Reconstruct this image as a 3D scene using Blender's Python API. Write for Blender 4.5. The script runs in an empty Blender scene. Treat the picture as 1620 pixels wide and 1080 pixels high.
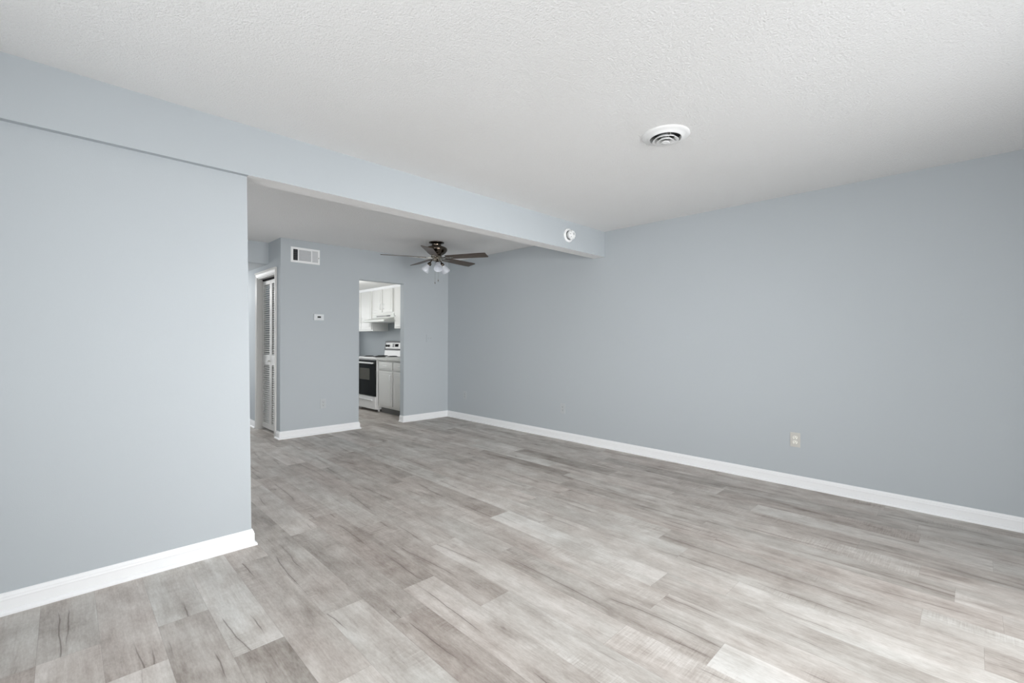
import bpy, bmesh, math, random
from mathutils import Vector, Matrix
random.seed(7)
S = bpy.context.scene
COL = S.collection
PI = math.pi

# ------------------------------------------------------------------ camera
cd = bpy.data.cameras.new('camera'); cam = bpy.data.objects.new('camera', cd); COL.objects.link(cam)
cd.sensor_fit = 'HORIZONTAL'; cd.sensor_width = 36.0
cd.lens = 36.0*720.07/1620.0; cd.clip_start = 0.02; cd.clip_end = 100
RT = Vector((0.71248252, -0.70167743, 0.00417677))
UP = Vector((-0.00146951, 0.00446034, 0.99998897))
FW_ = Vector((0.70168833, 0.7124808, -0.00214679))
M = Matrix((RT, UP, -FW_)).transposed().to_4x4(); M.translation = Vector((0, 0, 1.207))
cam.matrix_world = M
S.camera = cam

# ------------------------------------------------------------------ world, daylight, lamps, exposure
w = bpy.data.worlds.new('world'); S.world = w; w.use_nodes = True
bg = w.node_tree.nodes['Background']; bg.inputs[0].default_value = (0.93, 0.965, 1.0, 1); bg.inputs[1].default_value = 2.1
S.view_settings.view_transform = 'Standard'; S.view_settings.look = 'None'
S.view_settings.gamma = 1.0; S.view_settings.use_curve_mapping = False
S.view_settings.exposure = 0.0
def area(name, loc, direction, sx, sy, power, color=(1, 1, 1), spread=180):
    l = bpy.data.lights.new(name, 'AREA'); l.shape = 'RECTANGLE'; l.size = sx; l.size_y = sy
    l.energy = power; l.color = color; l.spread = math.radians(spread)
    o = bpy.data.objects.new(name, l); COL.objects.link(o); o.location = loc
    o.rotation_euler = Vector(direction).to_track_quat('-Z', 'Z' if abs(direction[2]) < .9 else 'Y').to_euler()
    return o
# daylight through the patio door behind the camera: open sky, plus two narrow beams added to brighten the far room and right wall
area('daylight_patio_door_sky', (1.85, -1.05, 1.05), (0, 1, -.45), 2.3, 1.95, 31, (1, 1, 1), 180)
area('patio_door_fill_right', (1.85, -1.05, 1.05), (.44, 1, .02), 2.3, 1.95, 19, (1, 1, 1), 60)
area('patio_door_fill_level', (1.85, -1.05, 1.05), (-.02, 1, -.07), 2.3, 1.95, 19, (1, 1, 1), 60)
area('side_window_fill', (-1.34, .95, 1.35), (1, .03, -.08), 1.5, 1.2, 64, (1, 1, 1), 155)  # fill added to brighten the right wall, set outside an unseen window
area('dining_fill', (-1.34, 4.6, 1.3), (1, 0, .18), 1.4, 1.2, 24, (1, 1, 1), 180)  # fill added to brighten the dining area, through an invented window
area('daylight_kitchen_window', (3.25, 9.06, 1.45), (0, -1, 0), 1.2, 1.0, 8, (1, 1, .98))
area('hall_end_fill', (1.28, 8.82, 1.2), (0, -1, 0), .8, 1.6, 16, (1, 1, 1))  # added fill lamp; the hall end wall behind it has no opening
def point(name, loc, power, r, color=(1, 1, 1)):
    l = bpy.data.lights.new(name, 'POINT'); l.energy = power; l.shadow_soft_size = r; l.color = color
    o = bpy.data.objects.new(name, l); COL.objects.link(o); o.location = loc; return o
point('kitchen_lamp', (2.95, 7.0, 1.85), 17, 0.12, (1.0, 0.985, 0.96))
point('hall_lamp', (1.25, 8.2, 1.98), 24, 0.10, (1.0, 0.99, 0.97))

# ------------------------------------------------------------------ materials
def lin(c):
    out = []
    for v in c:
        v /= 255.0
        out.append(v/12.92 if v <= .04045 else ((v+.055)/1.055)**2.4)
    return tuple(out)+(1.0,)
class N:
    def __init__(s, name):
        s.m = bpy.data.materials.new(name); s.m.use_nodes = True
        s.t = s.m.node_tree; s.b = s.t.nodes['Principled BSDF']; s.out = s.t.nodes['Material Output']
    def n(s, typ, ins=None, **kw):
        nd = s.t.nodes.new(typ)
        for k, v in kw.items(): setattr(nd, k, v)
        for k, v in (ins or {}).items():
            if isinstance(v, bpy.types.NodeSocket): s.t.links.new(v, nd.inputs[k])
            else: nd.inputs[k].default_value = v
        return nd
    def math(s, op, a, b=0.0, c=0.0, clamp=False):
        nd = s.n('ShaderNodeMath', {0: a, 1: b, 2: c}, operation=op); nd.use_clamp = clamp; return nd.outputs[0]
    def ramp(s, fac, stops):
        nd = s.n('ShaderNodeValToRGB', {0: fac}); e = nd.color_ramp.elements
        e[0].position, e[0].color = stops[0]; e[1].position, e[1].color = stops[-1]
        for p, c in stops[1:-1]:
            x = e.new(p); x.color = c
        return nd.outputs[0]
    def mix(s, f, a, b, mode='MIX'):
        nd = s.n('ShaderNodeMix', data_type='RGBA', blend_type=mode)
        for k, v in ((0, f), (6, a), (7, b)):
            if isinstance(v, bpy.types.NodeSocket): s.t.links.new(v, nd.inputs[k])
            else: nd.inputs[k].default_value = v
        return nd.outputs[2]
    def set(s, **kw):
        for k, v in kw.items():
            k = k.replace('_', ' ')
            if isinstance(v, bpy.types.NodeSocket): s.t.links.new(v, s.b.inputs[k])
            else: s.b.inputs[k].default_value = v
        return s
    def bump(s, h, strength, dist):
        nd = s.n('ShaderNodeBump', {'Height': h, 'Strength': strength, 'Distance': dist}); s.t.links.new(nd.outputs[0], s.b.inputs['Normal'])

def plain(name, rgb, rough=.5, metal=0.0, spec=.5, mottled=.03, scale=12):
    """base colour with a faint procedural mottling"""
    q = N(name); tc = q.n('ShaderNodeTexCoord').outputs['Object']
    nz = q.n('ShaderNodeTexNoise', {'Vector': tc, 'Scale': scale, 'Detail': 3.0}).outputs[0]
    a = lin(rgb); lo = tuple(v*(1-mottled) for v in a[:3])+(1,); hi = tuple(min(1, v*(1+mottled)) for v in a[:3])+(1,)
    q.set(Base_Color=q.mix(nz, lo, hi), Roughness=rough, Metallic=metal, Specular_IOR_Level=spec)
    return q.m

def wall_paint(name, rgb):
    q = N(name); tc = q.n('ShaderNodeTexCoord').outputs['Object']
    n1 = q.n('ShaderNodeTexNoise', {'Vector': tc, 'Scale': 1.3, 'Detail': 4.0}).outputs[0]
    n2 = q.n('ShaderNodeTexNoise', {'Vector': tc, 'Scale': 260.0, 'Detail': 2.0}).outputs[0]
    a = lin(rgb); lo = tuple(v*.985 for v in a[:3])+(1,); hi = tuple(v*1.015 for v in a[:3])+(1,)
    q.set(Base_Color=q.mix(n1, lo, hi), Roughness=.62, Specular_IOR_Level=.25)
    q.bump(n2, .12, .002)
    return q.m
WALL = wall_paint('blue_grey_wall_paint', (181, 187, 191))

def popcorn():
    q = N('popcorn_ceiling'); tc = q.n('ShaderNodeTexCoord').outputs['Object']
    v = q.n('ShaderNodeTexVoronoi', {'Vector': tc, 'Scale': 95.0, 'Randomness': 1.0}, feature='SMOOTH_F1')
    nz = q.n('ShaderNodeTexNoise', {'Vector': tc, 'Scale': 150.0, 'Detail': 3.0, 'Roughness': .6}).outputs[0]
    big = q.n('ShaderNodeTexNoise', {'Vector': tc, 'Scale': 2.0, 'Detail': 3.0}).outputs[0]
    h = q.math('SUBTRACT', nz, q.math('MULTIPLY', v.outputs['Distance'], .55))
    q.set(Base_Color=q.mix(big, lin((233, 233, 232)), lin((237, 237, 237))), Roughness=.95, Specular_IOR_Level=.1)
    q.bump(h, .55, .008)
    return q.m
POP = popcorn()
CEIL2 = plain('smooth_white_ceiling', (222, 222, 220), .9, spec=.15, mottled=.01)
TRIM = plain('white_trim_paint', (240, 241, 242), .38, mottled=.01)
DOORW = plain('white_door_paint', (208, 207, 204), .45, mottled=.02)
CABW = plain('white_cabinet_paint', (232, 232, 229), .42, mottled=.01)
WHITEP = plain('white_plastic', (238, 239, 239), .4, mottled=.01)
PLATE = plain('painted_plate', (185, 189, 191), .5, mottled=.02)
ALMOND = plain('almond_plastic', (198, 196, 190), .4, mottled=.01)
RECEP = plain('receptacle_white', (240, 238, 230), .35, mottled=.01)
DARK = plain('dark_void', (22, 22, 23), .9, spec=.1)
VENTD = plain('duct_shade', (34, 34, 36), .8, spec=.2)  # dark colour stands in for the shade inside the vents
BLACKG = plain('black_glass', (8, 8, 9), .06)
BLACKP = plain('black_plastic', (20, 20, 21), .4)
ENAMEL = plain('white_enamel', (236, 236, 235), .22, mottled=.005)
STEEL = plain('brushed_steel', (190, 190, 188), .3, metal=1.0)
HOODM = plain('hood_panel', (210, 212, 208), .35, mottled=.01)
GREYP = plain('grey_panel', (120, 120, 120), .4)
CONTROL = plain('silver_control_panel', (226, 226, 224), .3, mottled=.02)
NICKEL = plain('brushed_nickel', (150, 143, 132), .24, metal=1.0, mottled=.08, scale=30)
DNICK = plain('dark_nickel', (92, 84, 76), .16, metal=1.0, mottled=.08, scale=30)
COUNT = plain('countertop_laminate', (206, 206, 202), .35, mottled=.04, scale=90)
SLATE = plain('coil_black', (26, 25, 25), .5)

def blade_wood():
    q = N('walnut_blade'); tc = q.n('ShaderNodeTexCoord').outputs['UV']
    mp = q.n('ShaderNodeMapping', {'Vector': tc, 'Scale': (3.0, 60.0, 1.0)}).outputs[0]
    nz = q.n('ShaderNodeTexNoise', {'Vector': mp, 'Scale': 2.0, 'Detail': 5.0, 'Distortion': .6}).outputs[0]
    q.set(Base_Color=q.ramp(nz, [(.3, lin((52, 42, 34))), (.7, lin((96, 80, 66)))]), Roughness=.4)
    return q.m
BLADE = blade_wood()

def frosted():
    q = N('frosted_glass'); d = q.n('ShaderNodeBsdfDiffuse', {0: lin((240, 242, 246))}); t = q.n('ShaderNodeBsdfTranslucent', {0: lin((236, 240, 246))})
    g = q.n('ShaderNodeBsdfGlossy', {0: (1, 1, 1, 1), 'Roughness': .18}); m1 = q.n('ShaderNodeMixShader', {0: .45, 1: d.outputs[0], 2: t.outputs[0]})
    m2 = q.n('ShaderNodeMixShader', {0: .08, 1: m1.outputs[0], 2: g.outputs[0]}); q.t.links.new(m2.outputs[0], q.out.inputs[0]); return q.m
FROST = frosted()
def pane():
    q = N('window_glass'); t = q.n('ShaderNodeBsdfTransparent'); g = q.n('ShaderNodeBsdfGlossy', {'Roughness': .02})
    m = q.n('ShaderNodeMixShader', {0: .07, 1: t.outputs[0], 2: g.outputs[0]}); q.t.links.new(m.outputs[0], q.out.inputs[0]); return q.m
PANE = pane()

def plank_floor():
    """weathered grey oak planks; vertex colour holds (tone, random, hue, random2) per plank, UV is metres across/along"""
    q = N('grey_oak_planks')
    uv = q.n('ShaderNodeUVMap', uv_map='UVMap').outputs[0]
    at = q.n('ShaderNodeAttribute', attribute_name='plank')
    sep = q.n('ShaderNodeSeparateColor', {0: at.outputs['Color']})
    tone, rnd, hue = sep.outputs[0], sep.outputs[1], sep.outputs[2]
    su = q.n('ShaderNodeSeparateXYZ', {0: uv}); u, v = su.outputs[0], su.outputs[1]
    off = q.math('MULTIPLY', rnd, 37.0)
    def vec(ku, kv, dz=0.0):
        return q.n('ShaderNodeCombineXYZ', {0: q.math('MULTIPLY', u, ku), 1: q.math('MULTIPLY', v, kv), 2: q.math('ADD', off, dz)}).outputs[0]
    broad = q.n('ShaderNodeTexNoise', {'Vector': vec(9, 1.7), 'Scale': 1.0, 'Detail': 3.0, 'Roughness': .55, 'Distortion': .6}).outputs[0]
    fine = q.n('ShaderNodeTexNoise', {'Vector': vec(75, 4.5, 3), 'Scale': 1.0, 'Detail': 5.0, 'Roughness': .62, 'Distortion': .5}).outputs[0]
    grit = q.n('ShaderNodeTexNoise', {'Vector': vec(150, 38, 5), 'Scale': 1.0, 'Detail': 4.0, 'Roughness': .7}).outputs[0]
    blot = q.n('ShaderNodeTexNoise', {'Vector': vec(9, 7, 9), 'Scale': 1.0, 'Detail': 3.0, 'Distortion': .4}).outputs[0]
    # long dark grain cracks that wander along each plank, kept only in stretches
    edge = q.n('ShaderNodeAttribute', attribute_name='edge')
    lu = q.n('ShaderNodeSeparateColor', {0: edge.outputs['Color']}).outputs[0]
    crack = None; soft = None
    for seed, centre, amp, fr, thr in ((13, .34, 1.5, .62, .50), (77, .70, 1.2, .9, .55)):
        vv = q.n('ShaderNodeCombineXYZ', {0: 0.0, 1: q.math('MULTIPLY', v, fr), 2: q.math('ADD', off, float(seed))}).outputs[0]
        wn = q.n('ShaderNodeTexNoise', {'Vector': vv, 'Scale': 1.0, 'Detail': 5.0, 'Roughness': .45}).outputs[0]
        cc = q.math('ADD', q.math('MULTIPLY', q.math('SUBTRACT', wn, .5), amp), q.math('ADD', centre-.12, q.math('MULTIPLY', hue, .24)))
        dd = q.math('ABSOLUTE', q.math('SUBTRACT', lu, cc))
        gv = q.n('ShaderNodeCombineXYZ', {0: 0.0, 1: q.math('MULTIPLY', v, 1.7), 2: q.math('ADD', off, seed+5.5)}).outputs[0]
        gate = q.n('ShaderNodeTexNoise', {'Vector': gv, 'Scale': 1.0, 'Detail': 2.0}).outputs[0]
        gate = q.math('MULTIPLY', q.math('SUBTRACT', gate, thr), 12.0, clamp=True)
        wd = q.math('ADD', q.math('MULTIPLY', gate, .014), .005)
        ln = q.math('MULTIPLY', q.math('SUBTRACT', 1.0, q.math('DIVIDE', dd, wd), clamp=True), gate)
        sf = q.math('MULTIPLY', q.math('SUBTRACT', 1.0, q.math('DIVIDE', dd, .13), clamp=True), gate)
        crack = ln if crack is None else q.math('MAXIMUM', crack, ln)
        soft = sf if soft is None else q.math('MAXIMUM', soft, sf)
    # small knots
    kv = q.n('ShaderNodeTexVoronoi', {'Vector': vec(7.0, 3.2, 0), 'Scale': 1.0, 'Randomness': 1.0})
    kd = kv.outputs['Distance']
    kr = q.n('ShaderNodeSeparateColor', {0: kv.outputs['Color']}).outputs[0]
    keep = q.math('GREATER_THAN', kr, .72)
    knot = q.math('MULTIPLY', q.math('SUBTRACT', 1.0, q.math('DIVIDE', kd, .075), clamp=True), keep)
    halo = q.math('MULTIPLY', q.math('SUBTRACT', 1.0, q.math('DIVIDE', kd, .32), clamp=True), keep)
    # saw marks across the grain
    saw = q.n('ShaderNodeTexNoise', {'Vector': vec(9, 170, 31), 'Scale': 1.0, 'Detail': 2.0}).outputs[0]
    sgate = q.n('ShaderNodeTexNoise', {'Vector': vec(4, 1.1, 41), 'Scale': 1.0, 'Detail': 1.0}).outputs[0]
    sgate = q.math('MULTIPLY', q.math('SUBTRACT', sgate, .55), 9.0, clamp=True)
    saw = q.math('MULTIPLY', q.math('SUBTRACT', saw, .5), sgate)
    f = q.math('ADD', q.math('MULTIPLY', tone, .54), .05)
    f = q.math('ADD', f, q.math('MULTIPLY', q.math('SUBTRACT', broad, .5), .80))
    f = q.math('ADD', f, q.math('MULTIPLY', q.math('SUBTRACT', fine, .5), .50))
    f = q.math('ADD', f, q.math('MULTIPLY', q.math('SUBTRACT', grit, .5), .55))
    f = q.math('ADD', f, q.math('MULTIPLY', q.math('SUBTRACT', blot, .5), .60))
    f = q.math('ADD', f, q.math('MULTIPLY', saw, .5))
    f = q.math('SUBTRACT', f, q.math('MULTIPLY', soft, .15))
    f = q.math('SUBTRACT', f, q.math('MULTIPLY', halo, .22))
    f = q.math('ADD', f, .17, clamp=True)
    base = q.ramp(f, [(0.0, lin((134, 125, 118))), (.35, lin((175, 168, 162))), (.65, lin((201, 197, 192))), (1.0, lin((228, 226, 223)))])
    pink = q.mix(1.0, base, lin((254, 250, 248)), 'MULTIPLY'); green = q.mix(1.0, base, lin((248, 249, 248)), 'MULTIPLY')
    hb = q.n('ShaderNodeTexNoise', {'Vector': vec(6, 1.6, 51), 'Scale': 1.0, 'Detail': 2.0}).outputs[0]
    hf = q.math('ADD', q.math('MULTIPLY', q.math('SUBTRACT', hb, .5), 1.8), hue, clamp=True)
    c = q.mix(hf, green, pink)
    c = q.mix(q.math('MULTIPLY', q.math('MAXIMUM', crack, knot), .72), c, lin((92, 82, 77)))
    # bevelled plank edges
    eu = q.n('ShaderNodeAttribute', attribute_name='edge')
    es = q.n('ShaderNodeSeparateColor', {0: eu.outputs['Color']}); 
    dx = q.math('SUBTRACT', .5, q.math('ABSOLUTE', q.math('SUBTRACT', es.outputs[0], .5)))
    g1 = q.math('SUBTRACT', 1.0, q.math('DIVIDE', dx, .007), clamp=True)
    dy = q.math('SUBTRACT', .5, q.math('ABSOLUTE', q.math('SUBTRACT', es.outputs[1], .5)))
    g2 = q.math('SUBTRACT', 1.0, q.math('DIVIDE', dy, .0011), clamp=True)
    gr = q.math('MAXIMUM', g1, g2)
    c = q.mix(q.math('MULTIPLY', gr, .34), c, lin((104, 95, 88)))
    q.set(Base_Color=c, Roughness=q.math('ADD', q.math('MULTIPLY', fine, .18), .44), Specular_IOR_Level=.36)
    h = q.math('SUBTRACT', q.math('MULTIPLY', fine, .4), q.math('MULTIPLY', q.math('MAXIMUM', crack, gr), .8))
    q.bump(h, .12, .004)
    return q.m
FLOOR = plank_floor()

# ------------------------------------------------------------------ mesh helpers
def obj(name, bm, mat, parent=None, smooth=False, mats=None):
    me = bpy.data.meshes.new(name); bmesh.ops.recalc_face_normals(bm, faces=bm.faces[:]) ; bm.to_mesh(me); bm.free()
    for m in (mats or [mat]): me.materials.append(m)
    o = bpy.data.objects.new(name, me); COL.objects.link(o)
    if smooth:
        for p in me.polygons: p.use_smooth = True
    if parent: o.parent = parent
    return o
def struct(name, bm, mat, **kw):
    o = obj(name, bm, mat, **kw); o['kind'] = 'structure'; return o
def thing(name, label, cat, loc, group=None, rotz=0.0):
    o = bpy.data.objects.new(name, None); COL.objects.link(o); o.location = loc; o.rotation_euler = (0, 0, rotz)
    o.empty_display_size = .05
    o['label'] = label; o['category'] = cat
    if group: o['group'] = group
    return o
def box(bm, x0, x1, y0, y1, z0, z1, bev=0.0, mi=0):
    t = bmesh.new()
    v = [t.verts.new((x, y, z)) for z in (z0, z1) for y in (y0, y1) for x in (x0, x1)]
    for f in ((0, 1, 3, 2), (4, 6, 7, 5), (0, 4, 5, 1), (2, 3, 7, 6), (0, 2, 6, 4), (1, 5, 7, 3)): t.faces.new([v[i] for i in f])
    bmesh.ops.recalc_face_normals(t, faces=t.faces[:])
    if bev > 0: bmesh.ops.bevel(t, geom=t.edges[:], offset=bev, segments=2, affect='EDGES', profile=.7)
    for f in t.faces: f.material_index = mi
    me = bpy.data.meshes.new('t'); t.to_mesh(me); t.free(); bm.from_mesh(me); bpy.data.meshes.remove(me); return bm
def lathe(bm, prof, mat4=None, seg=32, cap=True):
    """revolve (r, z) points about local z"""
    mat4 = mat4 or Matrix.Identity(4); rings = []
    for r, z in prof:
        if r < 1e-5: rings.append([bm.verts.new(mat4 @ Vector((0, 0, z)))])
        else: rings.append([bm.verts.new(mat4 @ Vector((r*math.cos(2*PI*i/seg), r*math.sin(2*PI*i/seg), z))) for i in range(seg)])
    for a, b in zip(rings, rings[1:]):
        for i in range(seg):
            j = (i+1) % seg
            if len(a) == 1 and len(b) == 1: continue
            if len(a) == 1: bm.faces.new((a[0], b[i], b[j]))
            elif len(b) == 1: bm.faces.new((a[i], a[j], b[0]))
            else: bm.faces.new((a[i], a[j], b[j], b[i]))
    return bm
def tube(bm, pts, r, seg=8):
    pts = [Vector(p) for p in pts]; rings = []
    for i, p in enumerate(pts):
        d = (pts[min(i+1, len(pts)-1)]-pts[max(i-1, 0)]).normalized()
        a = d.orthogonal().normalized() if i == 0 else (prev-d*prev.dot(d)).normalized()
        prev = a; b = d.cross(a)
        rings.append([bm.verts.new(p+(a*math.cos(2*PI*k/seg)+b*math.sin(2*PI*k/seg))*r) for k in range(seg)])
    for A, B in zip(rings, rings[1:]):
        for k in range(seg): bm.faces.new((A[k], A[(k+1) % seg], B[(k+1) % seg], B[k]))
    bm.faces.new(rings[0][::-1]); bm.faces.new(rings[-1]); return bm
def solid(prof, length, axis_map):
    """extrude a 2-D outline; axis_map(a, b, t) -> xyz"""
    bm = bmesh.new(); A = [bm.verts.new(axis_map(a, b, 0)) for a, b in prof]; B = [bm.verts.new(axis_map(a, b, length)) for a, b in prof]
    n = len(prof)
    for i in range(n): bm.faces.new((A[i], A[(i+1) % n], B[(i+1) % n], B[i]))
    bm.faces.new(A[::-1]); bm.faces.new(B); return bm
def nb(): return bmesh.new()

# ------------------------------------------------------------------ room dimensions (metres)
H, RW, FW, WF, WB, BF, HB = 2.44, 4.358, 5.88, 2.978, 3.089, 2.942, 2.155
OX0, OX1, OZ, FT = 2.865, 3.56, 2.03, 0.10          # kitchen opening
HX, CY0, CY1, CZ = 1.864, 6.07, 6.785, 2.03           # hall face, closet door opening
XL, YB = -1.2, -0.9                                   # unseen left and rear walls
HY, HZ, KZ, YE = 6.33, 2.17, 2.15, 8.9
WE = 0.789

# ------------------------------------------------------------------ floor: individually toned planks in one surface
def make_floor():
    bm = nb(); uvl = bm.loops.layers.uv.new('UVMap')
    cl = bm.loops.layers.float_color.new('plank'); el = bm.loops.layers.float_color.new('edge')
    W, L = .178, 1.195
    starts = {-3: 2.42, 0: 2.395, 1: 1.964, 2: 1.567, 5: 1.938, 6: 1.569, 7: 2.226, 8: 1.89, 10: 1.114, 11: .825, 14: 1.102, 16: 2.586, 17: .479, 18: 2.313, 20: 1.447}
    # measured tones: row -> {plank index (0 = plank nearer than the joint): tone}
    tones = {-3: {0: .25, 1: .6}, -2: {0: .55, 1: .45}, 0: {0: .4, 1: .72}, 1: {0: .16, 1: .74}, 2: {0: .82, 1: .42, 2: .5}, 3: {0: .7, 1: .66},
             5: {1: .28, 0: .66}, 6: {0: .76, 1: .34, 2: .62}, 7: {0: .78, 1: .42, -1: .74}, 8: {0: .34, -1: 1.05, 1: .5, 2: .34}, 9: {0: .62},
             10: {0: .55, 1: .95}, 11: {0: .85, 1: .7}, 14: {0: .5, 1: .38}, 16: {1: .1, 0: .5}, 17: {0: .3}, 18: {1: .05, 0: .42}, 20: {1: .2, 0: .35}}
    for k in range(-9, 24):
        x0 = .284+W*k; x1 = x0+W
        if x0 > RW: break
        s = starts.get(k, random.uniform(0, L))
        i0 = int(math.floor((YB-s)/L))
        y = s+i0*L; i = i0
        while y < YE:
            a, b = max(y, YB), min(y+L, YE); xa, xb = max(x0, XL), min(x1, RW)
            # plank index i: i = -1 is the plank whose far end is the measured joint
            tn = tones.get(k, {}).get(i+1 if i >= -1 else i+1, None)
            if tn is None: tn = random.choice([.3, .42, .5, .55, .6, .68, .78])
            rnd, hue = random.random(), random.uniform(.15, .85)
            if b > a and xb > xa:
                vs = [bm.verts.new(p) for p in ((xa, a, 0), (xb, a, 0), (xb, b, 0), (xa, b, 0))]
                f = bm.faces.new(vs)
                for l, (px, py) in zip(f.loops, ((xa, a), (xb, a), (xb, b), (xa, b))):
                    l[uvl].uv = (px+rnd*3, py); l[cl] = (tn, rnd, hue, 1)
                    l[el] = ((px-x0)/W, (py-y)/L, 0, 1)
            y += L; i += 1
    return struct('floor', bm, FLOOR)
make_floor()

# ------------------------------------------------------------------ walls
b = nb()   # left wall block with a slightly out-of-plumb end, up to the beam
pr = [(XL, WF), (WE, WF), (WE, WB), (XL, WB)]
lo = [b.verts.new((x, y, 0)) for x, y in pr]; hi = [b.verts.new((x-(.030 if x > 0 else 0), y, HB+.005)) for x, y in pr]
for i in range(4): b.faces.new((lo[i], lo[(i+1) % 4], hi[(i+1) % 4], hi[i]))
b.faces.new(hi); b.faces.new(lo[::-1])
struct('wall_left', b, WALL)
b = nb(); box(b, XL, WE-.030, BF, WB, HB, H); box(b, WE-.030, RW, BF, WB, HB, H); bmesh.ops.remove_doubles(b, verts=b.verts[:], dist=1e-5)
beam = struct('trim_1', b, WALL, mats=[WALL, POP])
beam['label'] = 'blue grey dropped beam crossing the ceiling above the end of the near wall'
for p in beam.data.polygons:
    if p.normal.z < -.9 and p.center.x > WE-.03: p.material_index = 1
b = nb(); box(b, RW, RW+.12, YB-.12, YE+.12, 0, H)
struct('wall_right', b, WALL)
b = nb(); box(b, HX, OX0, FW, FW+FT, 0, H); box(b, OX0, OX1, FW, FW+FT, OZ, H); box(b, OX1, RW, FW, FW+FT, 0, H)
bmesh.ops.remove_doubles(b, verts=b.verts[:], dist=1e-5)
struct('wall_far', b, WALL)
b = nb(); box(b, HX, HX+.10, FW+FT, CY0, 0, H); box(b, HX, HX+.10, CY1, YE, 0, H); box(b, HX, HX+.10, CY0, CY1, CZ, H)
struct('wall_hall', b, WALL)
b = nb(); box(b, .58, .70, HY, YE, 0, H)
struct('wall_hall_left', b, WALL)
b = nb(); box(b, XL, .58, HY, HY+.12, 0, H); struct('wall_dining_far', b, WALL)
b = nb(); box(b, .70, HX, HY, HY+.10, HZ, H); struct('wall_header', b, WALL)
b = nb(); box(b, .70, HX, YE, YE+.1, 0, H); struct('wall_hall_end', b, WALL)
b = nb(); box(b, 2.50, 2.60, FW+FT, YE, 0, H); struct('wall_kitchen_left', b, WALL)
# kitchen far wall with a window, rear wall with the patio door, side wall with an added window
def wall_with_hole(name, axis, a0, a1, c0, c1, h0, h1, z0, z1):
    b = nb()
    def bx(p, q, r, s):
        if q-p < 1e-4 or s-r < 1e-4: return
        if axis == 'x': box(b, p, q, c0, c1, r, s)
        else: box(b, c0, c1, p, q, r, s)
    bx(a0, h0, 0, H); bx(h1, a1, 0, H); bx(h0, h1, 0, z0); bx(h0, h1, z1, H)
    return struct(name, b, WALL)
wall_with_hole('wall_kitchen_far', 'x', 2.60, RW, YE, YE+.12, 2.65, 3.85, .95, 1.95)
wall_with_hole('wall_rear', 'x', XL-.12, RW, YB-.12, YB, .65, 3.05, 0, 2.05)
wall_with_hole('wall_side', 'y', YB, WF, XL-.12, XL, .2, 1.7, .8, 2.0)
wall_with_hole('wall_dining_side', 'y', WF, HY+.12, XL-.12, XL, 3.9, 5.3, .7, 1.9)
def window(name, axis, h0, h1, c, z0, z1, bars=1):
    root = bpy.data.objects.new(name, None); COL.objects.link(root); root['kind'] = 'structure'
    root.location = ((h0+h1)/2, c, z0) if axis == 'x' else (c, (h0+h1)/2, z0)
    t = .05; b = nb(); hw = (h1-h0)/2; hz = z1-z0
    def bx(b, p, q, r, s, d=.03):
        if axis == 'x': box(b, p, q, -d, d, r, s, .004)
        else: box(b, -d, d, p, q, r, s, .004)
    bx(b, -hw, -hw+t, 0, hz); bx(b, hw-t, hw, 0, hz); bx(b, -hw+t, hw-t, 0, t); bx(b, -hw+t, hw-t, hz-t, hz)
    bx(b, -t/2, t/2, t, hz-t)
    obj('window_frame', b, TRIM, root)
    b = nb(); bx(b, -hw+t, -t/2, t, hz-t, .003); bx(b, t/2, hw-t, t, hz-t, .003); obj('pane', b, PANE, root)
window('window_1', 'x', .65, 3.05, YB-.06, 0, 2.05)
window('added_window_2', 'y', .2, 1.7, XL-.06, .8, 2.0)  # unseen window, added for the side fill light
window('added_window_4', 'y', 3.9, 5.3, XL-.06, .7, 1.9)  # invented window, lets the dining fill light in
window('window_3', 'x', 2.65, 3.85, YE+.06, .95, 1.95)

# ceilings
b = nb(); box(b, XL-.12, RW+.12, YB-.12, HY, H, H+.1); box(b, .58, HX+.1, HY, YE+.1, H, H+.1); struct('ceiling', b, POP)
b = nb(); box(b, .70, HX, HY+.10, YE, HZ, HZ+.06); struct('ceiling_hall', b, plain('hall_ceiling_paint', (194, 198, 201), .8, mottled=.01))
b = nb(); box(b, 2.60, RW, FW+FT, YE, KZ, KZ+.06); struct('ceiling_kitchen', b, CEIL2)
b = nb(); box(b, HX+.1, 2.5, 7.3, 7.4, 0, H); struct('wall_closet_end', b, WALL)

# ------------------------------------------------------------------ baseboards (colonial profile + quarter round) swept with mitred corners
PROF = [(0, 0), (.026, 0), (.026, .006), (.0245, .012), (.020, .0165), (.0135, .019), (.0125, .060), (.0135, .066), (.0105, .073), (.0105, .078), (.006, .086), (.0045, .093), (0, .093)]
def baseboard(name, path, first=0, last=None):
    n = len(path); last = n-1 if last is None else last
    P = [Vector((x, y)) for x, y in path]
    def nrm(i):
        d = (P[i+1]-P[i]).normalized(); return Vector((d.y, -d.x))
    b = nb(); prev = None
    for i in range(first, last+1):
        if i == 0: off = nrm(0)
        elif i == n-1: off = nrm(n-2)
        else:
            a, c = nrm(i-1), nrm(i); off = (a+c)/(1+a.dot(c))
        ring = [b.verts.new((P[i].x+off.x*d, P[i].y+off.y*d, z)) for d, z in PROF]
        if prev:
            for k in range(len(PROF)): 
                j = (k+1) % len(PROF); b.faces.new((prev[k], prev[j], ring[j], ring[k]))
        else: b.faces.new(ring)
        prev = ring
    b.faces.new(prev[::-1])
    return struct(name, b, TRIM)
baseboard('baseboard_left', [(XL, WF), (WE, WF), (WE, WB), (XL, WB)])
baseboard('baseboard_hall', [(HX, 6.012), (HX, FW), (OX0, FW), (OX0, FW+FT)])
cp = [(OX1, FW+FT), (OX1, FW), (RW, FW), (RW, YB)]
baseboard('baseboard_back', cp, 0, 2)
baseboard('baseboard_right', cp, 2, 3)
baseboard('baseboard_hall_far', [(HX, YE), (HX, 6.845)])
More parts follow.
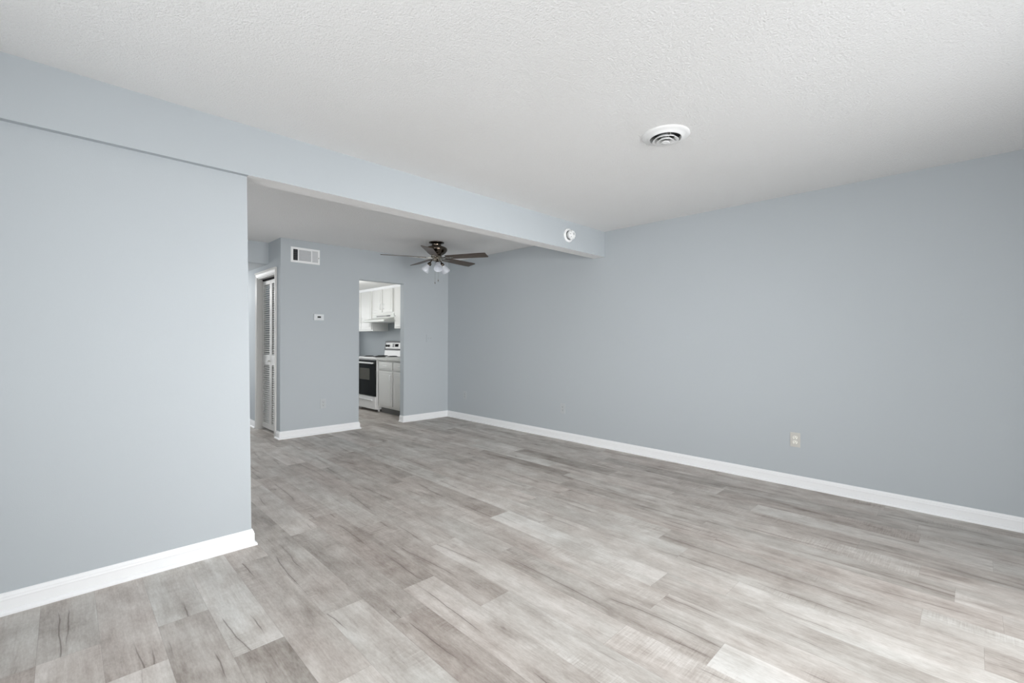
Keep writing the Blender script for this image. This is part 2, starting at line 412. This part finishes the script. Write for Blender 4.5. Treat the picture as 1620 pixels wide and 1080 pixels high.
baseboard('baseboard_hall_left', [(.70, HY), (.70, YE)])

# ------------------------------------------------------------------ louvred closet door with casing in the hall
def casing():
    b = nb(); d = .018
    # profile across casing width (0 = opening side), thickness; swept around the opening on the x = HX face
    prof = [(0, 0), (0, .010), (.006, .013), (.020, .014), (.030, .017), (.046, .019), (.054, .016), (.058, 0)]
    def ring(y, z, oy, oz): return [b.verts.new((HX-t, y+oy*wd, z+oz*wd)) for wd, t in prof]
    rs = [ring(CY0, 0, -1, 0), ring(CY0, CZ, -1, 1), ring(CY1, CZ, 1, 1), ring(CY1, 0, 1, 0)]
    for A, B in zip(rs, rs[1:]):
        for k in range(len(prof)): j = (k+1) % len(prof); b.faces.new((A[k], A[j], B[j], B[k]))
    b.faces.new(rs[0]); b.faces.new(rs[-1][::-1])
    # moulded cap along the head
    box(b, HX-.026, HX, CY0-.062, CY1+.062, CZ+.052, CZ+.068, .003)
    # jamb lining
    box(b, HX-.001, HX+.10, CY1-.014, CY1, 0, CZ, .001); box(b, HX-.001, HX+.10, CY0, CY0+.014, 0, CZ, .001)
    box(b, HX-.001, HX+.10, CY0+.014, CY1-.014, CZ-.014, CZ, .001)
    return struct('trim_2', b, DOORW)
casing()
door = bpy.data.objects.new('door_1', None); COL.objects.link(door); door['kind'] = 'structure'; door.location = (HX+.07, (CY0+CY1)/2, 0)
door['label'] = 'white louvred bifold closet door in the hall beside the far wall'
def leaf(y0, y1, knob):
    X0, X1 = -.014, .014; b = nb(); st = .042; o = (CY0+CY1)/2
    y0 -= o; y1 -= o
    zb, zt = .030, 1.985
    for a, c in ((y0, y0+st), (y1-st, y1)): box(b, X0, X1, a, c, zb, zt, .002)
    for z0, z1 in ((zb, .105), (.872, 1.005), (1.935, zt)): box(b, X0, X1, y0+st, y1-st, z0, z1, .002)
    lf = obj('bifold_leaf', b, DOORW, door)
    b = nb()
    for z0, z1, n in ((.105, .872, 27), (1.005, 1.935, 32)):
        for i in range(n):
            z = z0+(i+.5)*(z1-z0)/n; h = .0098
            # slat slopes downwards to the outside
            pr = [(-.012, z-h+.003), (-.009, z-h), (.012, z+h-.003), (.009, z+h)]
            A = [b.verts.new((x, y0+st-.001, zz)) for x, zz in pr]; B = [b.verts.new((x, y1-st+.001, zz)) for x, zz in pr]
            for k in range(4): b.faces.new((A[k], A[(k+1) % 4], B[(k+1) % 4], B[k]))
            b.faces.new(A[::-1]); b.faces.new(B)
    obj('louvre_slats', b, DOORW, lf)
    if knob:
        b = nb(); lathe(b, [(0, .030), (.009, .029), (.013, .024), (.012, .017), (.006, .012), (.005, 0)], Matrix.Translation((X0, y0+.030, .925)) @ Matrix.Rotation(-PI/2, 4, 'Y'), 16)
        obj('door_knob', b, DOORW, lf, smooth=True)
leaf(6.088, 6.425, False); leaf(6.430, 6.768, True)
b = nb(); box(b, -.016, .016, -.335, .335, 1.992, 2.014); obj('track', b, DARK, door)

# ------------------------------------------------------------------ ceiling fan with three glass shades
FC = Vector((3.352, 4.769))
fan = thing('ceiling_fan', 'brushed nickel ceiling fan with five brown blades and three frosted glass shades', 'ceiling fan', (FC.x, FC.y, H))
b = nb(); lathe(b, [(.0, 0), (.095, 0), (.097, -.006), (.092, -.012), (.062, -.018), (.058, -.026), (.056, -.046)]); obj('canopy', b, DNICK, fan, smooth=True)
b = nb(); lathe(b, [(.056, -.044), (.075, -.048), (.112, -.060), (.133, -.074), (.137, -.090), (.131, -.108), (.113, -.132), (.090, -.150), (.064, -.162), (.060, -.168)]); obj('motor_housing', b, DNICK, fan, smooth=True)
b = nb(); lathe(b, [(.060, -.166), (.068, -.172), (.070, -.186), (.056, -.192), (.052, -.196), (.050, -.226), (.046, -.234), (.020, -.240), (0, -.241)]); obj('switch_housing', b, NICKEL, fan, smooth=True)
ra, fa = math.atan2(RT.y, RT.x), math.atan2(FW_.y, FW_.x)
def ang(t): return ra+math.radians(t)            # t measured from the camera's right towards the room depth
for k in range(5):
    a = ang(-90+72*k); R = Matrix.Rotation(a, 4, 'Z')
    T = R @ Matrix.Translation((0, 0, -.193)) @ Matrix.Rotation(math.radians(-12), 4, 'X')
    b = nb(); uvl = b.loops.layers.uv.new('UVMap')
    pr = [(.135, -.047), (.150, -.054), (.60, -.068), (.672, -.066), (.680, -.058), (.680, .058), (.672, .066), (.60, .068), (.150, .054), (.135, .047)]
    A = [b.verts.new(T @ Vector((x, y, .003))) for x, y in pr]; B = [b.verts.new(T @ Vector((x, y, -.003))) for x, y in pr]
    fs = [b.faces.new(A), b.faces.new(B[::-1])]
    for f, pp in ((fs[0], pr), (fs[1], pr[::-1])):
        for l, q in zip(f.loops, pp): l[uvl].uv = (q[0]+k, q[1])
    for i in range(10): b.faces.new((A[i], B[i], B[(i+1) % 10], A[(i+1) % 10]))
    bl = obj('blade', b, BLADE, fan)
    b = nb(); T2 = R @ Matrix.Translation((0, 0, -.193)) @ Matrix.Rotation(math.radians(-12), 4, 'X')
    prb = [(.058, -.016), (.110, -.012), (.150, -.030), (.215, -.024), (.235, 0), (.215, .024), (.150, .030), (.110, .012), (.058, .016)]
    A = [b.verts.new(T2 @ Vector((x, y, -.0035))) for x, y in prb]; B = [b.verts.new(T2 @ Vector((x, y, -.0075))) for x, y in prb]
    b.faces.new(A); b.faces.new(B[::-1])
    for i in range(9): b.faces.new((A[i], B[i], B[(i+1) % 9], A[(i+1) % 9]))
    for px, py in ((.170, -.015), (.170, .015), (.212, 0)):
        lathe(b, [(.0045, -.0075), (.004, -.0105), (0, -.0115)], T2 @ Matrix.Translation((px, py, 0)), 8)
    obj('blade_iron', b, NICKEL, bl)
for t in (168, 48, -72):
    a = ang(t); d = Vector((math.cos(a), math.sin(a), 0))
    p0 = d*.040+Vector((0, 0, -.215)); p1 = d*.072+Vector((0, 0, -.230)); p2 = d*.088+Vector((0, 0, -.262))
    b = nb(); tube(b, [p0, (p0+p1)/2+Vector((0, 0, .002)), p1, p2], .009, 10)
    ax = (d*.62+Vector((0, 0, -.78))).normalized(); Q = Vector((0, 0, 1)).rotation_difference(ax).to_matrix().to_4x4()
    T = Matrix.Translation(p2) @ Q
    lathe(b, [(0, -.012), (.018, -.010), (.024, 0), (.026, .022), (.022, .026), (.0, .027)], T, 20)
    arm = obj('lamp_arm', b, DNICK, fan, smooth=True)
    b = nb(); lathe(b, [(.024, .018), (.026, .030), (.031, .048), (.041, .072), (.050, .095), (.056, .118), (.054, .1185), (.048, .096), (.038, .073), (.028, .049), (.023, .031), (.021, .019)], T, 32)
    obj('lamp_shade', b, FROST, arm, smooth=True)
for px, dz in ((-.018, -.50), (.022, -.47)):
    d = RT*px; b = nb(); tube(b, [(d.x, d.y, -.238), (d.x, d.y, dz)], .0012, 6)
    ch = obj('pull_chain', b, NICKEL, fan)
    b = nb(); lathe(b, [(0, dz+.004), (.004, dz), (.0055, dz-.012), (.003, dz-.024), (0, dz-.025)], Matrix.Translation((d.x, d.y, 0)), 10)
    obj('chain_pull', b, NICKEL, ch, smooth=True)

# ------------------------------------------------------------------ round ceiling diffuser
cv = thing('ceiling_vent', 'round white ceiling air diffuser with concentric rings and dark gaps', 'vent', (2.567, 1.303, H))
b = nb(); lathe(b, [(.137, .0), (.138, -.003), (.132, -.008), (.118, -.011), (.104, -.015), (.096, -.022), (.091, -.024), (.088, -.018), (.088, -.002)], None, 64); obj('outer_ring', b, WHITEP, cv, smooth=True)
b = nb(); lathe(b, [(0, -.001), (.088, -.001)], None, 48); obj('duct_shade_disc', b, VENTD, cv)  # flat disc, shade of the duct painted as dark colour
for r0, r1, z0, z1 in ((.052, .075, -.012, -.034), (.027, .051, -.018, -.041)):
    b = nb(); lathe(b, [(r0, z0), (r0+.010, z0-.010), (r1, z1), (r1-.001, z1-.002), (r0+.008, z0-.012), (r0-.002, z0-.001)], None, 48); obj('inner_ring', b, WHITEP, cv, smooth=True)
b = nb(); lathe(b, [(0, -.030), (.012, -.034), (.026, -.046), (.0255, -.048), (.010, -.044), (0, -.043)], None, 32); obj('centre_cap', b, WHITEP, cv, smooth=True)
b = nb()
for k in range(4):
    a = PI/4+k*PI/2; T = Matrix.Rotation(a, 4, 'Z'); t = nb(); box(t, .004, .086, -.0015, .0015, -.030, -.010)
    t.transform(T); me = bpy.data.meshes.new('t'); t.to_mesh(me); t.free(); b.from_mesh(me); bpy.data.meshes.remove(me)
obj('spokes', b, STEEL, cv)

# ------------------------------------------------------------------ wall register
vr = thing('wall_vent', 'white rectangular three-section air register high on the far wall', 'vent', (2.155, FW, 2.254))
b = nb(); hw, hz = .175, .094
def frame(b, x0, x1, z0, z1, t, y0, y1, bev=.002):
    box(b, x0, x0+t, y0, y1, z0, z1, bev); box(b, x1-t, x1, y0, y1, z0, z1, bev)
    box(b, x0+t, x1-t, y0, y1, z0, z0+t, bev); box(b, x0+t, x1-t, y0, y1, z1-t, z1, bev)
frame(b, -hw, hw, -hz, hz, .026, -.010, 0)
box(b, -.094, -.080, -.009, -.001, -hz+.026, hz-.026); box(b, .068, .080, -.009, -.001, -hz+.026, hz-.026)
obj('frame', b, WHITEP, vr)
b = nb(); box(b, -hw+.02, hw-.02, -.0012, -.0002, -hz+.02, hz-.02); obj('backing', b, VENTD, vr)  # dark sheet painted as the shade behind the slats
b = nb()
for i in range(9):
    z = -.061+i*.01525
    pr = [(-.0090, z-.0070), (-.0020, z+.0078), (-.0012, z+.0070), (-.0082, z-.0078)]
    A = [b.verts.new((-.080, y, zz)) for y, zz in pr]; B = [b.verts.new((.068, y, zz)) for y, zz in pr]
    for k in range(4): b.faces.new((A[k], A[(k+1) % 4], B[(k+1) % 4], B[k]))
for i in range(6):                                   # right section: slats turned towards the camera side
    x = .084+i*.0115; pr = [(x-.0060, -.0020), (x+.0050, -.0088), (x+.0056, -.0082), (x-.0054, -.0014)]
    A = [b.verts.new((xx, y, -.066)) for xx, y in pr]; B = [b.verts.new((xx, y, .066)) for xx, y in pr]
    for k in range(4): b.faces.new((A[k], A[(k+1) % 4], B[(k+1) % 4], B[k]))
obj('slats', b, plain('register_slat_paint', (212, 214, 216), .45, mottled=.01), vr)
b = nb()
for i in range(4):                                   # left section: white slats with shade painted in as dark grey
    x = -.146+i*.0145; box(b, x-.0014, x+.0014, -.008, -.002, -.066, .066)
for i in range(5):
    z = -.052+i*.026; box(b, -.149, -.094, -.0045, -.002, z-.0012, z+.0012)
obj('left_slat_grid', b, plain('slat_shade_grey', (92, 95, 98), .6), vr)  # darker copy of the slat paint, stands in for shade
b = nb(); box(b, .156, .162, -.018, -.009, -.018, -.006, .001); obj('lever', b, GREYP, vr)

# ------------------------------------------------------------------ thermostat
th = thing('thermostat', 'small white thermostat with a dark display on the far wall', 'thermostat', (2.316, FW, 1.493))
b = nb(); box(b, -.062, .062, -.026, 0, -.039, .039, .004); obj('housing', b, plain('thermostat_plastic', (216, 219, 221), .45, mottled=.01), th)
b = nb(); box(b, -.020, .024, -.0272, -.0258, -.008, .012, .0004); obj('display', b, DARK, th)
b = nb()
for x in (-.02, 0, .02): box(b, x-.006, x+.006, -.0275, -.0255, -.024, -.018, .0005)
obj('buttons', b, PLATE, th)

# ------------------------------------------------------------------ outlets and switch
def outlet(loc, rotz, label, plate, recep, group):
    t = thing('wall_outlet', label, 'outlet', loc, group, rotz)
    b = nb(); box(b, -.037, .037, -.006, 0, -.060, .060, .0025); obj('cover_plate', b, plate, t)
    for z in (.0195, -.0195):
        b = nb(); pr = []
        for i in range(24):
            an = 2*PI*i/24; x, zz = .0172*math.cos(an), .0172*math.sin(an); pr.append((x, max(-.0135, min(.0135, zz))+z))
        A = [b.verts.new((x, -.0055, zz)) for x, zz in pr]; B = [b.verts.new((x, -.0085, zz)) for x, zz in pr]
        for k in range(24): b.faces.new((A[k], A[(k+1) % 24], B[(k+1) % 24], B[k]))
        b.faces.new(B); r = obj('receptacle', b, recep, t)
        b = nb()
        box(b, -.0080, -.0056, -.0090, -.0070, z-.001, z+.0085); box(b, .0056, .0080, -.0090, -.0070, z+.0005, z+.0075); box(b, -.0028, .0028, -.0090, -.0070, z-.0110, z-.0060)
        obj('slots', b, DARK, r)
    b = nb(); lathe(b, [(0, .0078), (.0028, .0072), (.0034, .0055)], Matrix.Rotation(PI/2, 4, 'X'), 12); obj('screw', b, STEEL, t)
    return t
G = 'duplex outlets low on the walls'
outlet((2.380, FW, .385), 0, 'pale outlet low on the far wall between louvred door and kitchen opening', PLATE, PLATE, G)
R90 = -PI/2
outlet((RW, 5.44, .372), R90, 'grey outlet low on the long right wall closest to the far corner', PLATE, PLATE, G)
outlet((RW, 3.53, .378), R90, 'grey outlet on the long right wall, the middle one below the beam end', PLATE, PLATE, G)
outlet((RW, 1.045, .388), R90, 'almond outlet with white receptacles on the right wall nearest the camera', ALMOND, RECEP, G)
sw = thing('light_switch', 'wall-coloured toggle switch plate on the far wall right of the kitchen opening', 'light switch', (4.010, FW, 1.235))
b = nb(); box(b, -.058, .058, -.006, 0, -.060, .060, .0025); obj('cover_plate', b, WALL, sw)
for x in (-.023, .023):
    b = nb(); box(b, x-.0045, x+.0045, -.017, -.006, -.002, .010, .001); obj('toggle', b, PLATE, sw)

# ------------------------------------------------------------------ round alarm on the beam
al = thing('smoke_alarm', 'round white alarm with domed centre mounted on the front of the beam', 'smoke alarm', (3.700, BF, 2.291), None)
T = Matrix.Rotation(PI/2, 4, 'X')
b = nb(); lathe(b, [(0, 0), (.070, 0), (.071, .004), (.069, .013), (.064, .0165), (.050, .017), (.046, .014)], T, 48); obj('base', b, WHITEP, al, smooth=True)
b = nb(); lathe(b, [(.036, .012), (.037, .030), (.046, .034), (.048, .050), (.046, .060), (.040, .066), (.034, .068), (.033, .065), (.028, .065), (.026, .068), (0, .069)], T, 48); obj('cover', b, WHITEP, al, smooth=True)
for k in range(8):
    a = 2*PI*k/8; b = nb(); box(b, math.cos(a)*.040-.005, math.cos(a)*.040+.005, -.0675, -.060, math.sin(a)*.040-.002, math.sin(a)*.040+.002)
    obj('sounder_slot', b, GREYP, al)
b = nb(); lathe(b, [(.011, .068), (.011, .072), (.009, .0735), (0, .074)], T @ Matrix.Translation((.008, .006, 0)), 16); obj('test_button', b, PLATE, al, smooth=True)

# ------------------------------------------------------------------ kitchen: cabinets face -x
def cab_door(parent, x, y0, y1, z0, z1, raised=True, name='door'):
    b = nb(); box(b, x-.019, x, y0, y1, z0, z1, .003)
    # raised centre panel with a routed groove
    m = .045
    if z1-z0 > .25: box(b, x-.023, x-.018, y0+m, y1-m, z0+m, z1-m, .004)
    else: box(b, x-.022, x-.018, y0+.018, y1-.018, z0+.018, z1-.018, .003)
    return obj(name, b, CABW, parent)
def pull(parent, x, y, z, vertical=True):
    b = nb(); L = .045
    if vertical: pts = [(x, y, z-L), (x-.022, y, z-L+.010), (x-.026, y, z), (x-.022, y, z+L-.010), (x, y, z+L)]
    else: pts = [(x, y-L, z), (x-.022, y-L+.010, z), (x-.026, y, z), (x-.022, y+L-.010, z), (x, y+L, z)]
    tube(b, pts, .005, 8); return obj('handle', b, CABW, parent, smooth=True)
RY0, RY1 = 6.975, 7.735          # range
CF = 3.74                        # base cabinet face frame
base = thing('base_cabinet', 'white kitchen base cabinet with drawers over doors beside the range', 'cabinet', (4.05, 6.48, 0))
def L(o, p=None): return o
def rel(bm, root):
    bm.transform(Matrix.Translation(-Vector(root.location))); return bm
def obj_at(name, bm, mat, root, parent=None, **kw):
    rel(bm, root); return obj(name, bm, mat, parent or root, **kw)
class Off:
    """build in world coordinates, store relative to the root"""
    def __init__(s, root): s.r = root
    def __call__(s, name, bm, mat, parent=None, **kw): return obj_at(name, bm, mat, s.r, parent, **kw)
ob = Off(base)
b = nb(); y0, y1 = FW+FT+.005, RY0-.012
box(b, CF+.001, RW-.002, y0, y1, .10, .872)
ob('body', b, CABW)
b = nb(); box(b, CF+.055, RW-.01, y0, y1, .004, .10); ob('toe_kick', b, GREYP)
def cdoor(o, x, a, c, z0, z1, name='door', mat=CABW):
    b = nb(); box(b, x-.018, x, a, c, z0, z1, .003)
    m = .042 if z1-z0 > .25 else .020
    b2 = nb(); box(b2, x-.022, x-.0175, a+m, c-m, z0+m, z1-m, .004)
    me = bpy.data.meshes.new('t'); b2.to_mesh(me); b2.free(); b.from_mesh(me); bpy.data.meshes.remove(me)
    return o(name, b, mat)
def chandle(o, x, y, z, par, vertical=True, mat=None):
    b = nb(); Lh = .045
    if vertical: pts = [(x, y, z-Lh), (x-.020, y, z-Lh+.008), (x-.026, y, z), (x-.020, y, z+Lh-.008), (x, y, z+Lh)]
    else: pts = [(x, y-Lh, z), (x-.020, y-Lh+.008, z), (x-.026, y, z), (x-.020, y+Lh-.008, z), (x, y+Lh, z)]
    tube(b, pts, .005, 8); return o('handle', b, mat or WHITEP, par, smooth=True)
for a, c in ((6.500, 6.925), (6.045, 6.445)):
    dr = cdoor(ob, CF, a, c, .722, .848, 'drawer'); chandle(ob, CF-.022, (a+c)/2, .785, dr, False)
    dd = cdoor(ob, CF, a, c, .140, .690); chandle(ob, CF-.022, a+.035, .60, dd, True)
ct = thing('countertop', 'pale grey laminate countertop on the base cabinet right of the range', 'countertop', (4.04, 6.48, .872))
oc = Off(ct)
b = nb(); box(b, CF-.030, RW-.002, y0, y1+.004, .872, .910, .006); box(b, RW-.022, RW-.002, y0, y1+.004, .910, 1.00, .004); oc('top', b, COUNT)

rg = thing('kitchen_range', 'white electric coil range with black glass oven door', 'range', (4.02, (RY0+RY1)/2, 0)); og = Off(rg)
RX = 3.70
b = nb(); box(b, RX+.012, RW-.03, RY0, RY1, .045, .880, .004)
for yy in (RY0+.05, RY1-.05):
    for xx in (RX+.08, RW-.09): lathe(b, [(.0, .002), (.018, .002), (.018, .05)], Matrix.Translation((xx, yy, 0)), 12)
og('body', b, ENAMEL)
b = nb(); box(b, RX-.006, RW-.028, RY0-.003, RY1+.003, .880, .915, .008); ctop = og('cooktop', b, ENAMEL)
for xx, yy, r in ((3.87, RY0+.20, .095), (3.87, RY1-.19, .075), (4.12, RY0+.19, .075), (4.12, RY1-.20, .095)):
    T = Matrix.Translation((xx, yy, .915)); b = nb()
    lathe(b, [(r+.012, .0005), (r+.014, .004), (r+.006, .005), (r, .001), (.02, .0008), (0, .0008)], T, 32)
    bn = og('burner', b, DARK, ctop, smooth=True)
    b = nb(); n = 110; pts = []
    for i in range(n+1):
        a = 2*PI*4*i/n; rr = .016+(r-.022)*i/n; pts.append((xx+rr*math.cos(a), yy+rr*math.sin(a), .925))
    tube(b, pts, .0038, 6); og('coil', b, SLATE, bn, smooth=True)
b = nb(); box(b, RX-.012, RX+.012, RY0+.012, RY1-.004, .265, .868, .004); od = og('oven_door', b, BLACKG)
b = nb(); box(b, RX-.0135, RX-.0118, RY0+.20, RY1-.20, .53, .725, .0005); og('oven_window', b, plain('oven_glass_reflection', (92, 90, 84), .12), od)  # grey colour stands in for light reflected in the black glass
b = nb(); box(b, RX-.052, RX-.036, RY0+.06, RY1-.06, .806, .832, .006)
for yy in (RY0+.08, RY1-.08): box(b, RX-.040, RX-.010, yy-.010, yy+.010, .808, .830, .003)
og('oven_handle', b, ENAMEL, od)
b = nb(); box(b, RX-.014, RX+.012, RY0+.004, RY1-.004, .048, .255, .006); sd = og('storage_drawer', b, ENAMEL)
b = nb(); box(b, RX-.030, RX-.012, RY0+.10, RY1-.10, .186, .206, .005); og('drawer_handle', b, ENAMEL, sd)
# control backguard, leaning back
b = solid([(RW-.09, .915), (RW-.075, 1.018), (RW-.07, 1.022), (RW-.05, 1.175), (RW-.015, 1.175), (RW-.015, .915)], RY1-RY0, lambda a, c, t: (a, RY0+t, c))
bgd = og('backguard', b, ENAMEL)
def sl(z): return RW-.07+(z-1.022)/(1.175-1.022)*.02
def slope_panel(yA, yB, z0, z1, d, th=.004):
    return solid([(sl(z0)-d, z0), (sl(z1)-d, z1), (sl(z1)-d+th, z1), (sl(z0)-d+th, z0)], yB-yA, lambda a, c, t: (a, yA+t, c))
og('console_frame', solid([(sl(1.020)-.012, 1.020), (sl(1.180)-.010, 1.182), (RW-.012, 1.186), (RW-.012, 1.160), (sl(1.020)+.004, 1.020)], RY1-RY0+.006, lambda a, c, t: (a, RY0-.003+t, c)), BLACKP, bgd)
cpn = og('control_panel', slope_panel(RY0+.03, RY1-.03, 1.050, 1.158, .015), CONTROL, bgd)
Tk = Matrix.Rotation(-PI/2+.13, 4, 'Y')
for yy in (RY0+.075, RY0+.150, RY1-.150, RY1-.075):
    b = nb(); lathe(b, [(.023, 0), (.022, .010), (.018, .022), (0, .023)], Matrix.Translation((sl(1.10)-.015, yy, 1.10)) @ Tk, 20); og('knob', b, BLACKP, bgd, smooth=True)
b = slope_panel((RY0+RY1)/2-.10, (RY0+RY1)/2+.02, 1.085, 1.135, .0165, .003); og('clock_display', b, DARK, bgd)
b = slope_panel((RY0+RY1)/2+.04, (RY0+RY1)/2+.11, 1.075, 1.14, .0165, .003); og('button_pad', b, GREYP, bgd)

# upper cabinets
UF = 4.04
def upper(name, label, y0, y1, z0, z1, doors, hz):
    t = thing(name, label, 'cabinet', (4.2, (y0+y1)/2, z0), 'white wall cabinets in the kitchen'); o = Off(t)
    b = nb(); box(b, UF, RW-.002, y0+.001, y1-.001, z0, z1, .001); o('body', b, CABW)
    for i, (a, c, hside) in enumerate(doors):
        d = cdoor(o, UF, a, c, z0+.028, z1-.045); chandle(o, UF-.020, a+.030 if hside < 0 else c-.030, z0+hz, d, True, WHITEP)
    return t
UZ = KZ-.002
upper('wall_cabinet', 'tall white wall cabinet beyond the range hood with its side exposed', 7.745, 8.60, 1.372, UZ-.0, [(7.775, 8.165, 1), (8.185, 8.575, -1)], .20)
upper('wall_cabinet', 'short two-door white wall cabinet directly above the range hood', 6.982, 7.742, 1.665, UZ, [(7.385, 7.715, -1), (7.010, 7.335, 1)], .13)
upper('wall_cabinet', 'white wall cabinet nearest the kitchen opening, right of the hood', 5.99, 6.978, 1.405, UZ, [(6.500, 6.935, 1), (6.02, 6.44, -1)], .17)
b = solid([(UF-.001, KZ-.052), (UF-.014, KZ-.048), (UF-.018, KZ-.036), (UF-.034, KZ-.016), (UF-.040, KZ-.003), (UF-.001, KZ-.003)], 8.6-5.99, lambda a, c, t: (a, 5.99+t, c))
struct('trim_3', b, TRIM)
hd = thing('range_hood', 'white under-cabinet range hood with dark vent slots and an underside light', 'range hood', (4.1, (RY0+RY1)/2, 1.51)); oh = Off(hd)
b = solid([(UF-.004, 1.663), (RW-.003, 1.663), (RW-.003, 1.518), (UF-.190, 1.518), (UF-.196, 1.524), (UF-.196, 1.550), (UF-.190, 1.556), (UF-.004, 1.600)], .756, lambda a, c, t: (a, RY0+.010+t, c))
oh('shell', b, HOODM)
b = nb(); box(b, UF-.0065, UF-.0035, RY0+.13, RY0+.62, 1.618, 1.640); oh('vent_strip', b, GREYP)
b = nb(); box(b, UF-.0085, UF-.0055, RY0+.14, RY0+.26, 1.620, 1.638, .001); oh('switch_panel', b, BLACKP)
b = nb(); box(b, UF-.12, UF+.02, RY0+.06, RY0+.20, 1.510, 1.5185, .002); oh('lamp_lens', b, FROST)
